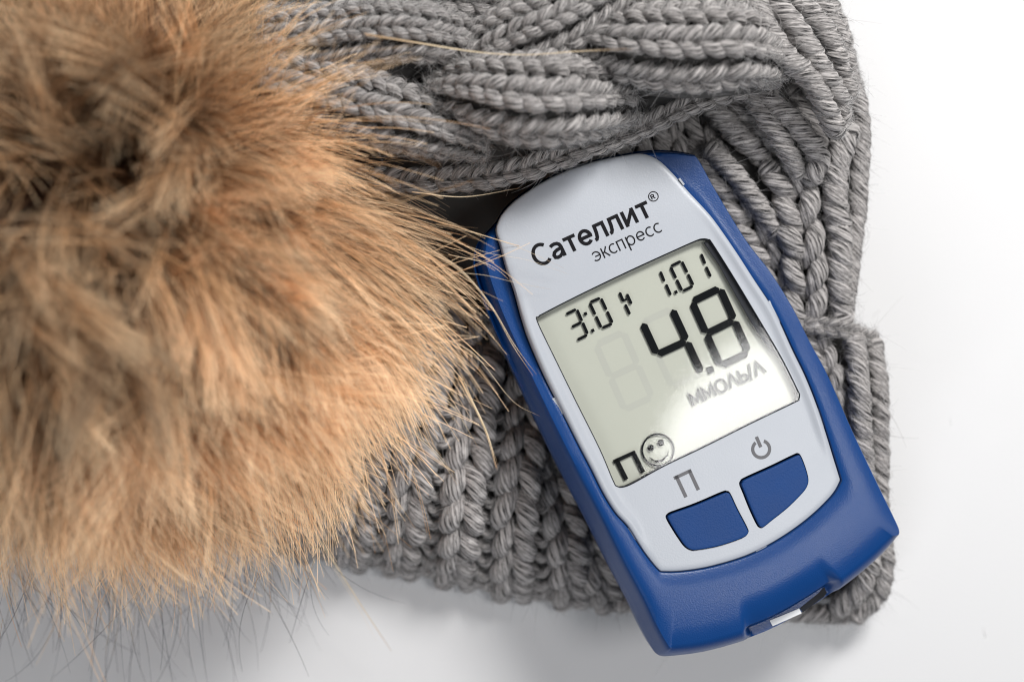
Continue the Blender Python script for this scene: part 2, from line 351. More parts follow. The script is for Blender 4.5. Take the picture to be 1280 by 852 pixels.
g = flat('unlit_segment', digit((745,431),(779,415),(781,512), 8.5, 'abcdefg')+digit((803,403),(840,386),(840,483), 8.5, 'ade')+digit((709,350+50),(700,390),(724,440), 0.5, ''), W_PAN+0.012, M_ghost, panel, 0.004)

def ell(cx, cy, rx, ry, a0, a1, n=22): return [(cx+rx*math.cos(math.radians(a)), cy+ry*math.sin(math.radians(a))) for a in np.linspace(a0, a1, n)]
GLYPH = {                                                 # strokes in units of the small-letter height, and the advance
    'С': ([ell(.58, .68, .50, .60, 48, 312)], 1.08), 'а': ([[(.13, .84), (.25, .90), (.42, .92), (.58, .88), (.68, .78), (.72, .62), (.72, 0)], [(.72, .54), (.42, .52), (.22, .44), (.13, .30), (.16, .14), (.30, .08), (.46, .10), (.60, .18), (.72, .32)]], .95),
    'т': ([[(0.02, .91), (.80, .91)], [(.41, 0), (.41, .91)]], .86), 'е': ([[(.12, .50), (.80, .50)]+ell(.47, .50, .34, .41, 8, 318)], .97),
    'л': ([[(-.02, .08), (.08, .10), (.16, .22), (.22, .50), (.25, .91), (.76, .91), (.76, 0)]], .98), 'и': ([[(.14, 1), (.14, 0)], [(.76, 1), (.76, 0)], [(.14, .10), (.76, .90)]], 1.0),
    'э': ([ell(.32, .50, .38, .42, 138, -138), [(.22, .50), (.66, .50)]], .86), 'к': ([[(.12, 0), (.12, 1)], [(.14, .50), (.32, .54), (.62, 1.0)], [(.30, .54), (.66, 0)]], .74),
    'с': ([ell(.46, .50, .36, .43, 52, 308)], .82), 'п': ([[(.12, 0), (.12, .94), (.68, .94), (.68, 0)]], .94), 'р': ([[(.12, -.40), (.12, 1)], ell(.46, .50, .34, .43, 0, 360, 30)], .98),
    'М': ([[(.05, 0), (.05, 1), (.47, .22), (.89, 1), (.89, 0)]], 1.10), 'О': ([ell(.48, .5, .43, .46, 0, 360, 32)], 1.08), 'Л': ([[(0, 0), (.42, 1), (.84, 0)]], .98),
    'Ь': ([[(.10, 1), (.10, .05), (.40, .05)]+ell(.40, .29, .25, .24, -80, 80, 10)+[(.40, .53), (.10, .53)]], .80), '/': ([[(0, -.12), (.38, 1.12)]], .50),
    'R': ([[(.1, 0), (.1, .92), (.45, .92), (.62, .8), (.62, .6), (.45, .48), (.1, .48)], [(.4, .48), (.7, 0)]], .8)}
def ribbon2(p, w_):
    p = np.asarray(p, float); closed = np.linalg.norm(p[0]-p[-1]) < 1e-6
    if closed: p = p[:-1]
    d = np.roll(p, -1, 0)-p; d /= np.linalg.norm(d, axis=1)[:, None]+1e-12
    if not closed: d[-1] = d[-2]
    dp = np.roll(d, 1, 0)
    if not closed: dp[0] = d[0]
    n1 = np.stack([-d[:, 1], d[:, 0]], 1); n0 = np.stack([-dp[:, 1], dp[:, 0]], 1); m = n0+n1; m /= np.linalg.norm(m, axis=1)[:, None]+1e-9
    k = 1/np.clip((m*n1).sum(1), 0.5, 1)
    a = p+m*(k*w_/2)[:, None]; b = p-m*(k*w_/2)[:, None]; n_ = len(p)
    return np.vstack([a, b]), [(i, (i+1) % n_, n_+(i+1) % n_, n_+i) for i in range(n_ if closed else n_-1)]
def text(name, body_, left, right, height, m, parent, wz, bold=0.13, on_dome=False):
    """lettering along a baseline between two photo pixels; height = the small-letter height in px"""
    V = []; F = []; x = 0; k = 0
    strokes = []
    for ch in body_:
        g_, adv = GLYPH[ch]; strokes += [[(px+x, py) for px, py in st] for st in g_]; x += adv
    allp = np.vstack([np.array(st) for st in strokes]); x0 = allp[:, 0].min()-bold/2; x1 = allp[:, 0].max()+bold/2
    a = L(*left, wz); b = L(*right, wz); d = b-a; ln = np.linalg.norm(d); d /= ln; nn = np.array([-d[1], d[0]])
    sy = np.linalg.norm(L(862, 500+height)-L(862, 500)); sx = ln/(x1-x0)
    for st in strokes:
        st = np.array(st); dd = [st[0]]
        for q in st[1:]:
            c = max(1, int(np.linalg.norm(q-dd[-1])/0.3)); o_ = dd[-1]
            for i in range(1, c+1): dd.append(o_+(q-o_)*i/c)
        v, f = ribbon2(dd, bold); k += 1
        q = a[None]+(v[:, :1]-x0)*sx*d[None]+v[:, 1:2]*sy*nn[None]
        z = wz+0.002*k+(dome(q) if on_dome else 0)
        F += [tuple(i+sum(map(len, V)) for i in t) for t in f]; V.append(np.column_stack([q, np.broadcast_to(z, len(q))]))
    o = mesh(name, np.vstack(V), F, m, parent, smooth=False)
    bm = bmesh.new(); bm.from_mesh(o.data)
    for f_ in bm.faces:
        if f_.normal.z < 0: f_.normal_flip()
    bm.to_mesh(o.data); bm.free(); return o
text('lettering', 'Сателлит', (672,335), (819,268), 20.5, M_ink, face, 0.09, bold=0.215, on_dome=True)
text('lettering', 'экспресс', (744,328), (829,289), 13.2, M_ink, face, 0.09, bold=0.125, on_dome=True)
o = flat('registered_mark', arc_band((817.5,245), 5.4, 6.6, 0, 2*math.pi, 32), 0.1, M_ink, face, 0.01)
co = np.array([v_.co for v_ in o.data.vertices]); 
for v_ in o.data.vertices: v_.co.z += float(dome(np.array([[v_.co.x/MM, v_.co.y/MM]]))[0])*MM
text('registered_letter', 'R', (815.6,249.2), (820.6,246.9), 6.2, M_ink, face, 0.095, bold=0.2, on_dome=True)
text('unit_lettering', 'ММОЛЬ/Л', (866,508), (959,464), 17, M_seg_grey, panel, W_SEG, bold=0.20)
flat('printed_letter', [stroke((845,594),(857.5,621), 4.4, False, 0), stroke((842.5,597.5),(864,587.5), 4.2, False, 0), stroke((861.5,587),(873,612), 4.4, False, 0)], 0.09, M_grey_ink, face, 0.02)
flat('power_symbol', arc_band((951.5,561), 8.6, 12.6, -1.25, 4.0, 30)+[stroke((945.5,545.5),(951,558.5), 4.2, False, 0)], 0.09, M_grey_ink, face, 0.02)
# strip port
tabp = [(962,775),(999,760),(1002,766),(966,782)]
rs = prism(LL(tabp, -6.0), -8.2, -6.0); to_obj(rs, 'strip_slot_cover', M_tab, meter, smooth=False)
rs = prism(LL([(1001,760),(1025,741),(1045,717),(1049,721),(1031,746),(1005,765)], -5.5), -8.0, -6.2); to_obj(rs, 'strip_slot', M_dark, meter, smooth=False)
for a_, b_, d_ in (((1023,510),(1031,533),2.0), ((961,376),(976,402),2.0), ((849,223),(855,231),1.2), ((692,497),(702,518),-2.0), ((784,660),(793,675),-2.0), ((945,689),(958,682),2.0)):
    aa = np.array(a_, float); bb = np.array(b_, float); dd = (bb-aa)/np.linalg.norm(bb-aa); n2 = np.array([dd[1], -dd[0]])*abs(d_)*(1 if d_ > 0 else -1)
    if a_[0] == 945: n2 = np.array([0.5, 1.6])
    to_obj(prism(LL([aa-n2, bb-n2, bb+n2, aa+n2], -0.5), -1.8, -0.45), 'snap_tab', M_white, meter, smooth=False)

# ------------------------------------------------------------------ the knitted hat
hat = bpy.data.objects.new('knitted_hat', None); C.objects.link(hat); hat.location = (0, 0, 0)
tag(hat, 'grey cable-knit wool hat with a big brown fur pompom, lying under the blue meter', 'hat')
NS, NR = 20, 15
TH = np.linspace(0, 2*math.pi, NS, endpoint=False)-math.pi/2
TWIST = 2*math.pi/11.0
FUZZ = []                                                  # surface samples for loose fibres
def strand(path, rad, up):
    """one strand of plied yarn: path (n,3), radius (n), the outward direction; returns verts, uv, faces"""
    n = len(path); T = np.gradient(path, axis=0); T /= np.linalg.norm(T, axis=1)[:, None]
    B = np.cross(T, up); B /= np.linalg.norm(B, axis=1)[:, None]; N_ = np.cross(B, T)
    s = np.r_[0, np.cumsum(np.linalg.norm(np.diff(path, axis=0), axis=1))]+random.random()*9
    th = np.r_[TH, TH[0]+2*math.pi]
    ph = th[None, :]-TWIST*s[:, None]
    r = rad[:, None]*(1+0.085*(np.abs(np.cos(ph*2.0))*2-1.2))          # four plies
    v = path[:, None, :]+r[..., None]*(np.cos(th)[None, :, None]*B[:, None, :]+np.sin(th)[None, :, None]*N_[:, None, :])
    uv = np.stack([ph/(2*math.pi), np.repeat(s[:, None], NS+1, 1)], -1)
    f = []; w_ = NS+1
    for i in range(n-1):
        for j in range(NS): f.append((i*w_+j, i*w_+j+1, (i+1)*w_+j+1, (i+1)*w_+j))
    k = rng.integers(1, n-1, 14); a = rng.uniform(0.0*math.pi, 1.0*math.pi, 14)
    for kk, aa in zip(k, a):
        nrm = math.cos(aa)*B[kk]+math.sin(aa)*N_[kk]; FUZZ.append((path[kk]+nrm*rad[kk]*0.9, nrm, T[kk]))
    return v.reshape(-1, 3), uv.reshape(-1, 2), f
class Acc:
    def __init__(s): s.v = []; s.u = []; s.f = []; s.n = 0
    def add(s, vuf):
        v, u, f = vuf; s.v.append(v); s.u.append(u); s.f += [tuple(i+s.n for i in q) for q in f]; s.n += len(v)
    def build(s, name, parent, m=None):
        return mesh(name, np.vstack(s.v), s.f, m or M_yarn, parent, uv=np.vstack(s.u))
def frames(path):
    T = np.gradient(path, axis=0); T /= np.linalg.norm(T, axis=1)[:, None]
    B = np.cross(T, np.array([0, 0, 1.0])); B /= np.linalg.norm(B, axis=1)[:, None]
    return T, B, np.cross(B, T)
def column(path, cw, nrm, lat, name, parent, legs=(1, -1), pitch=None, slant=1.0, rk=0.47):
    """a wale: V-shaped stitches along a 3D path; cw half width (mm) per point"""
    A = Acc(); q, s = resample(np.column_stack([path, cw, nrm, lat]), n=200)
    total = s[-1]; p = pitch or 1.42*np.mean(cw); k = max(1, int(round(total/p))); p = total/k
    def ev(x):
        x = np.clip(x, 0, total); return [np.interp(x, s, q[:, i]) for i in range(q.shape[1])]
    for i in range(-1, k+1):
        for sg in legs:
            t = np.linspace(0, 1, NR); jit = rng.normal(0, 0.085, 4)
            x = p*(i-0.12+1.30*t+jit[0]*0.6) if len(legs) == 2 else p*(i-0.55+2.1*t+jit[0]*0.5); E = np.array(ev(x)).T
            c = E[:, :3]; cwx = E[:, 3]; nn = E[:, 4:7]; lb = E[:, 7:10]
            over = np.clip(x, None, 0)+np.clip(x-total, 0, None)
            r0 = rk*cwx*(1+jit[1]*0.5)
            if len(legs) == 2: a = sg*cwx*(0.02+0.66*np.sin(np.minimum(t*1.15, 1)*math.pi/2)*slant+jit[2]*0.5)
            else: a = sg*cwx*(-0.55+1.1*t)*slant
            h = r0*(-0.75+1.35*np.sin(math.pi*np.clip(t*1.02, 0, 1))**0.8)+jit[3]*0.4
            rad = r0*(0.55+0.45*np.sin(math.pi*np.clip(t, 0.02, 0.98))**0.6)
            path3 = c+lb*a[:, None]+nn*h[:, None]
            if np.linalg.norm(np.diff(path3, axis=0), axis=1).min() < 1e-4: continue
            A.add(strand(path3, rad, nn))
    return A.build(name, parent)
def purl(path, cw, nrm, lat, name, parent, pitch=3.4):
    A = Acc(); q, s = resample(np.column_stack([path, cw, nrm, lat]), n=200); k = max(1, int(s[-1]/pitch))
    for i in range(k):
        x = (i+0.5)*pitch+rng.normal(0, 0.25); E = [np.interp(x, s, q[:, j]) for j in range(q.shape[1])]
        c = np.array(E[:3]); nn = np.array(E[4:7]); lb = np.array(E[7:10]); tt = np.cross(nn, lb)
        t = np.linspace(-1, 1, NR); pth = c[None]+lb[None]*(t*E[3]*1.1)[:, None]+tt[None]*((np.cos(t*2.2))*0.9*(1 if i % 2 else 0.8))[:, None]+nn[None]*(E[3]*0.4*(np.cos(t*math.pi/2)-0.6))[:, None]
        A.add(strand(pth, np.full(NR, E[3]*0.55)*(0.7+0.3*np.cos(t*math.pi/2)), np.repeat(nn[None], NR, 0)))
    return A.build(name, parent)
BASEPTS = {'low': [], 'flap': []}
def track(pts, hw):
    p = np.array([list(P(x, y, z))+[0] for x, y, z in pts], float)
    hwm = np.interp(np.arange(len(pts)), np.linspace(0, len(pts)-1, len(hw)), hw)
    p[:, 3] = [h*(HCAM-z)/FPX for h, (_, _, z) in zip(hwm, pts)]
    q, s = resample(catmull(p, 12), n=80)
    return q
def rib(pts, hw, layer, name='rib', parent=None, legs=(1, -1), **k):
    q = track(pts, hw); T, B, N_ = frames(q[:, :3])
    BASEPTS[layer] += [(x, y, z, h) for x, y, z, h in q[::6]]
    return column(q[:, :3], q[:, 3], N_, B, name, parent or hat, legs, **k)
def purl_row(pts, hw, layer, name='purl_row', parent=None, **k):
    q = track(pts, hw); T, B, N_ = frames(q[:, :3])
    return purl(q[:, :3], q[:, 3], N_, B, name, parent or hat, **k)
def cable(pts, hw, ncol, bulge, layer):
    q = track(pts, hw); T, B, N_ = frames(q[:, :3])
    BASEPTS[layer] += [(x, y, z, h) for x, y, z, h in q[::6]]
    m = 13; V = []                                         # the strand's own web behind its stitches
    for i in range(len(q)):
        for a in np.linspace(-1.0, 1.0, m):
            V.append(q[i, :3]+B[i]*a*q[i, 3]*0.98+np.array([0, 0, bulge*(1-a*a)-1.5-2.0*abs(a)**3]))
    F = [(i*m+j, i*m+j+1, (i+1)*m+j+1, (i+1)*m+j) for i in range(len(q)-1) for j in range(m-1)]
    st = mesh('cable_strand', V, F, M_shade_lining, hat)
    for c in range(ncol):
        a = (2*c+1)/ncol-1
        sl = -2*bulge*a/np.maximum(q[:, 3], 0.5)
        pth = q[:, :3]+B*(a*q[:, 3])[:, None]+np.array([0, 0, 1.0])[None]*(bulge*(1-a*a))
        nn = N_-B*sl[:, None]; nn /= np.linalg.norm(nn, axis=1)[:, None]; lb = B+N_*sl[:, None]; lb /= np.linalg.norm(lb, axis=1)[:, None]
        column(pth, q[:, 3]/ncol, nn, lb, 'knit_column', st)
    return st
# folded-over crown: cables, from behind to front
cable([(585,78,38),(640,50,42),(700,26,44),(780,-22,42)], [36,45,45,40], 3, 6, 'flap')
cable([(330,52,38),(395,50,40),(470,42,42),(540,45,43),(610,62,35)], [42,42,42,28], 3, 6, 'flap')
cable([(330,-12,36),(440,-14,37),(560,-15,38),(640,-12,40),(720,-40,40)], [30,34,30], 2, 2, 'flap')
cable([(720,20,38),(780,2,41),(860,-8,42),(930,0,40)], [18,26,28,24], 2, 2, 'flap')
cable([(340,105,38),(395,120,40),(470,140,41),(540,162,40),(608,186,36)], [48,50,47,22], 3, 7.5, 'flap')
cable([(735,52,38),(790,60,43),(860,63,45),(925,62,43),(972,76,30)], [32,52,58,54,36], 3, 8.5, 'flap')
cable([(540,116,37),(590,117,43),(650,126,46),(715,126,45),(785,128,32)], [20,46,58,58,36], 3, 8.5, 'flap')
rib([(440,222,33),(540,226,35),(640,215,36),(720,188,36),(800,160,35),(880,124,34),(965,98,31)], [15,16,15,14], 'flap', 'hem')
# right shoulder
for pts, hw in (([(935,-12,40),(944,4,41),(959,38,41),(982,70,40),(1008,94,38),(1028,124,36),(1043,160,32)], [15,15,14]),
                ([(958,-12,38),(972,8,39),(998,40,39),(1014,66,38),(1032,95,36),(1048,122,33),(1050,140,30)], [15,15,13]),
                ([(985,-14,34),(1004,8,35),(1028,36,34),(1042,64,32),(1053,92,29),(1060,112,27)], [16,15,13]),
                ([(1006,-16,26),(1026,8,27),(1046,40,26),(1056,72,24),(1063,100,22)], [13,13,12])):
    rib(pts, hw, 'flap', 'edge_rope', legs=(-1,), pitch=3.6, rk=0.80)
rib([(1066,105,20),(1074,140,20),(1076,180,19),(1073,230,18),(1068,290,17),(1060,350,16),(1054,405,15)], [13,13,13], 'low', 'edge_rope', legs=(-1,), pitch=3.6, rk=0.8)
rib([(1051,395,17),(1048,340,19),(1050,300,20),(1044,255,21),(1046,205,22),(1060,165,22)], [16,16,16], 'low', 'edge_rope', legs=(-1,), pitch=3.8, rk=0.80)
rib([(1004,405,17),(1004,340,19),(1000,280,20),(990,235,21),(975,205,21)], [26,27,26], 'low', 'rib')
purl_row([(1028,395,15),(1028,320,16),(1024,250,17)], [8,8,8], 'low')
rib([(985,390,15),(965,330,17),(938,280,18),(905,225,19),(885,190,18)], [20,22,22], 'low', 'rib')
rib([(968,288,19),(952,262,21),(920,220,22),(890,188,22)], [12,13,12], 'low', 'edge_rope', legs=(-1,), pitch=3.6, rk=0.80)
rib([(996,214,23),(984,188,26),(966,160,27),(944,128,26),(930,100,24)], [12,13,12], 'low', 'cable_rope', legs=(-1,), pitch=3.6, rk=0.80)
rib([(1014,220,23),(1024,198,25),(1008,172,27),(987,148,28),(962,126,27),(950,100,25)], [14,14,13], 'low', 'cable_rope', legs=(-1,), pitch=3.8, rk=0.80)
rib([(955,198,20),(926,172,22),(900,146,22),(880,120,20)], [14,15,14], 'low', 'cable_rope', legs=(-1,), pitch=3.6, rk=0.80)
rib([(975,195,20),(950,165,21),(925,138,21),(915,110,20)], [12,12,12], 'low', 'cable_rope', legs=(-1,), pitch=3.8, rk=0.80)
rib([(1030,205,20),(1020,175,21),(1005,140,21),(990,115,21)], [13,13,12], 'low', 'cable_rope', legs=(-1,), pitch=3.8, rk=0.8)
for x in (700, 745, 792, 838, 880):
    rib([(x+6,235,15),(x+2,200,17),(x-4,160,17),(x-8,120,16)], [21,21,21], 'low', 'rib')
# cuff, right of the meter
rib([(1072,768,6),(1098,742,9),(1106,700,12),(1099,640,14),(1099,560,15),(1098,490,16),(1091,432,14)], [12,13,13], 'low', 'edge_rope', legs=(-1,), pitch=3.6, rk=0.80)
rib([(1050,756,8),(1075,735,12),(1088,690,15),(1083,620,17),(1077,550,19),(1074,480,20),(1068,428,17)], [14,14,14], 'low', 'edge_rope', legs=(-1,), pitch=3.8, rk=0.80)
purl_row([(1062,560,16),(1054,500,17),(1046,440,17)], [9,9,9], 'low')
rib([(1050,560,15),(1040,500,17),(1028,450,17),(1016,415,16)], [18,18,17], 'low', 'rib')
rib([(988,404,17),(1020,406,19),(1055,412,19),(1090,424,15)], [10,11,11], 'low', 'cuff_edge', legs=(1, -1))
rib([(1030,768,5),(1055,770,6),(1082,758,7),(1102,735,8)], [9,10,10], 'low', 'hem')
# cuff, lower left
for pts, hw in (([(415,420,12),(402,540,17),(398,600,17),(390,650,14),(380,678,8),(374,686,3)], [25,25,21]),
                ([(500,400,12),(474,520,18),(458,590,18),(446,650,15),(440,684,9),(438,698,3)], [26,26,22]),
                ([(560,380,11),(538,470,17),(522,560,19),(512,620,18),(505,680,11),(502,708,3)], [27,27,23]),
                ([(612,400,11),(598,480,14),(586,570,18),(579,640,18),(573,695,12),(570,722,3)], [28,28,24]),
                ([(672,420,9),(658,510,12),(650,590,15),(644,650,15),(641,705,11),(640,738,3)], [28,28,24]),
                ([(665,500,7),(690,570,9),(704,640,11),(710,700,10),(714,748,3)], [26,26,23]),
                ([(715,600,6),(735,660,8),(752,715,8),(764,752,3)], [24,25,22])):
    rib(pts, hw, 'low', 'rib')
for pts in ([(430,560,17),(418,630,16),(406,682,9),(404,696,3)], [(492,520,18),(480,620,17),(470,688,9),(468,704,3)], [(562,500,19),(547,610,18),(538,700,9),(536,716,3)], [(626,470,11),(616,600,16),(606,715,9),(605,731,3)], [(676,560,10),(678,640,12),(676,728,7),(676,744,3)], [(724,650,6),(736,700,6),(740,745,3)]):
    purl_row(pts, [11,11,10], 'low')
rib([(352,682,5),(400,688,5),(440,694,5),(505,704,5),(572,718,5),(640,733,5),(714,745,4),(772,752,4)], [11,11,11], 'low', 'cast_on_edge', legs=(1, -1), pitch=3.2)
rib([(776,752,4),(850,757,5),(940,762,5),(1035,767,5)], [11,11,11], 'low', 'hem', legs=(-1,), pitch=3.2, rk=0.95)
# lower courses of the side that turns down to the table
for dz, dx in ((6.5, -3), (1.5, -5)):
    rib([(1060+dx,110,13-dz+3),(1071+dx,160,12-dz+2),(1071+dx,230,12-dz+2),(1062+dx,320,11-dz+2),(1052+dx,400,10-dz+2)], [14,14,14], 'low', 'edge_rope', legs=(-1,), pitch=3.6, rk=0.85)
    rib([(1090+dx,738,6-dz*0.6+1),(1101+dx,690,9-dz+1),(1096+dx,620,10-dz+1),(1096+dx,540,10-dz+1),(1091+dx,450,10-dz+1)], [14,14,14], 'low', 'edge_rope', legs=(-1,), pitch=3.6, rk=0.85)
for dz in (10, 19, 28):
    rib([(985,-20,38-dz),(1020,-4,34-dz*0.9),(1043,36,31-dz*0.85),(1055,80,26-dz*0.75),(1062,112,22-dz*0.6)], [17,16,14], 'flap', 'edge_rope', legs=(-1,), pitch=3.6, rk=0.9)
def field(name, outline, layer, drop, k_edge, cap=None):
    """the knitted cloth behind the wales: a smooth sheet under them that rolls down to its outline"""
    B = np.array(BASEPTS[layer]); ol = np.array([P(x, y, 8)[:2] for x, y in outline]); ol = catmull(ol, 6, True)
    g_ = 1.2; x0, y0 = ol.min(0); x1, y1 = ol.max(0); xs = np.arange(x0, x1+g_, g_); ys = np.arange(y0, y1+g_, g_)
    X, Y = np.meshgrid(xs, ys); Q = np.stack([X.ravel(), Y.ravel()], 1)
    nx = np.roll(ol, -1, 0); inside = np.zeros(len(Q), bool); dmin = np.full(len(Q), 1e9)
    for a, b in zip(ol, nx):
        c = ((a[1] > Q[:, 1]) != (b[1] > Q[:, 1]))
        with np.errstate(divide='ignore', invalid='ignore'): xi = (b[0]-a[0])*(Q[:, 1]-a[1])/(b[1]-a[1])+a[0]
        inside ^= c & (Q[:, 0] < xi)
        e = b-a; t = np.clip(((Q-a)@e)/max(e@e, 1e-9), 0, 1); dmin = np.minimum(dmin, np.linalg.norm(Q-a-t[:, None]*e, axis=1))
    d2 = ((Q[:, None, :]-B[None, :, :2])**2).sum(2); wgt = 1/(d2+3)**2
    z = (wgt*B[None, :, 2]).sum(1)/wgt.sum(1)-drop
    dev = np.array([(Mdev @ Vector((x, y, -6)))[:2] for x, y in Rm[::6]]); dc = dev.mean(0)
    if cap is not None:
        di = np.min(((Q[:, None, :]-dev[None])**2).sum(2), 1)**0.5
        rel = Q-dc; ang = np.arctan2(rel[:, 1], rel[:, 0]); da = np.arctan2(dev[:, 1]-dc[1], dev[:, 0]-dc[0]); dr = np.linalg.norm(dev-dc, axis=1); o_ = np.argsort(da)
        ins = np.linalg.norm(rel, axis=1) < np.interp(ang, da[o_], dr[o_], period=2*math.pi)+1.0
        z = np.where(ins, np.minimum(z, cap), z)
    e = np.clip(dmin/k_edge, 0, 1); z = np.maximum(z, 1)*np.sqrt(1-(1-e)**2)
    ids = -np.ones(len(Q), int); ids[inside] = np.arange(inside.sum())
    V = np.column_stack([Q, z])[inside]; ids = ids.reshape(X.shape); F = []
    for j in range(X.shape[0]-1):
        for i in range(X.shape[1]-1):
            q = (ids[j, i], ids[j, i+1], ids[j+1, i+1], ids[j+1, i])
            if min(q) >= 0: F.append(q)
    return mesh(name, V, F, M_shade_lining, hat)
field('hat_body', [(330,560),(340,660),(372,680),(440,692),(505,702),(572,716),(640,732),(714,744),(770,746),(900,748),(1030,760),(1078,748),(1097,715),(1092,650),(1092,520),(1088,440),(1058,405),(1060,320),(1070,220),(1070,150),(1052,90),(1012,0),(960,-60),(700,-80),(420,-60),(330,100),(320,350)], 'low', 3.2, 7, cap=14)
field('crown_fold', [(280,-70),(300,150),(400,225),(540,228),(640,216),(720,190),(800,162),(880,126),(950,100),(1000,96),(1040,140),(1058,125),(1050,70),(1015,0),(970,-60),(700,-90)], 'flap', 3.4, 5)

# ------------------------------------------------------------------ hair helpers
def curves(name, pts, rad, m, parent, tint=None, taper=0.35):
    """pts (n_curves, n_points, 3) mm"""
    n, k, _ = pts.shape; hc = bpy.data.hair_curves.new(name); hc.add_curves([k]*n)
    hc.attributes['position'].data.foreach_set('vector', np.ascontiguousarray(pts*MM, np.float32).ravel())
    ra = hc.attributes.get('radius') or hc.attributes.new('radius', 'FLOAT', 'POINT')
    prof = 1-(1-taper)*np.linspace(0, 1, k)**2.0
    rr = (np.broadcast_to(np.asarray(rad, float).reshape(-1, 1), (n, 1))*prof[None])*MM
    ra.data.foreach_set('value', np.ascontiguousarray(rr, np.float32).ravel())
    ti = hc.attributes.new('tint', 'FLOAT', 'CURVE'); ti.data.foreach_set('value', np.ascontiguousarray(rng.random(n) if tint is None else tint, np.float32))
    hc.materials.append(m); o = link(name, hc, parent); o['kind'] = 'stuff'
    return o
# loose wool fibres standing off the yarn
FZ = np.array([np.concatenate(q) for q in FUZZ]); reps = 4
idx = np.repeat(np.arange(len(FZ)), reps); nF = len(idx); kp = 6
p0 = FZ[idx, :3]+rng.normal(0, 0.25, (nF, 3)); nn = FZ[idx, 3:6]; tt = FZ[idx, 6:9]; bb = np.cross(nn, tt)
far = rng.random((nF, 1)) < 0.28
dirv = nn*np.where(far, rng.uniform(0.2, 0.9, (nF, 1)), rng.uniform(-0.05, 0.16, (nF, 1)))+(tt+bb*0.55)*rng.choice([-1, 1], (nF, 1))+rng.normal(0, 0.30, (nF, 3)); dirv /= np.linalg.norm(dirv, axis=1)[:, None]
ln = np.where(far, rng.gamma(2.0, 0.9, (nF, 1)), rng.uniform(0.8, 2.6, (nF, 1))); cv = rng.normal(0, 0.45, (nF, 3))*np.where(far, 1.2, 0.5); tl = np.linspace(0, 1, kp)
pts = p0[:, None]+dirv[:, None]*(ln*tl)[..., None]+cv[:, None]*((ln*tl**2)*0.9)[..., None]-nn[:, None]*((ln*tl**2)*0.18)[..., None]
pts[..., 2] = np.maximum(pts[..., 2], 0.1)
nl = 4; lx = np.column_stack([rng.uniform(1085, 1250, nl), rng.uniform(60, 800, nl)]); lint = []
for a_, b_ in lx:                                          # lint shed on the table beside the hat
    th = rng.uniform(0, 6.28); q = P(a_, b_, 0.12); pl = []
    for k in range(kp): pl.append(q.copy()); th += rng.normal(0, 0.7); q = q+np.array([math.cos(th), math.sin(th), 0])*0.55
    lint.append(pl)
pts = np.concatenate([pts, np.array(lint)]); nF += nl
curves('wool_fuzz', pts, rng.uniform(0.022, 0.05, nF), M_fuzz, hat)

# ------------------------------------------------------------------ the fur pompom
PC = P(138, 322, 40); RC = 17.0
bm = bmesh.new(); bmesh.ops.create_icosphere(bm, subdivisions=4, radius=RC)
me = bpy.data.meshes.new('pompom'); 
for v_ in bm.verts:
    v_.co *= 1+0.06*math.sin(v_.co.x*0.6)*math.cos(v_.co.y*0.5); v_.co.z *= 0.85; v_.co = (v_.co+Vector(PC))*MM
bm.to_mesh(me); bm.free(); me.materials.append(M_core)
pom = link('pompom', me, hat); pom['label'] = 'fluffy tan and brown fur pompom on the hat'
def fib(n):
    i = np.arange(n)+0.5; ph = np.arccos(1-2*i/n); th = math.pi*(1+5**0.5)*i
    return np.stack([np.cos(th)*np.sin(ph), np.sin(th)*np.sin(ph), np.cos(ph)], 1)
def unit(a): return a/np.linalg.norm(a, axis=-1)[..., None]
def tangent(d, sd): v = rng.normal(0, sd, d.shape); return v-d*(v*d).sum(1)[:, None]
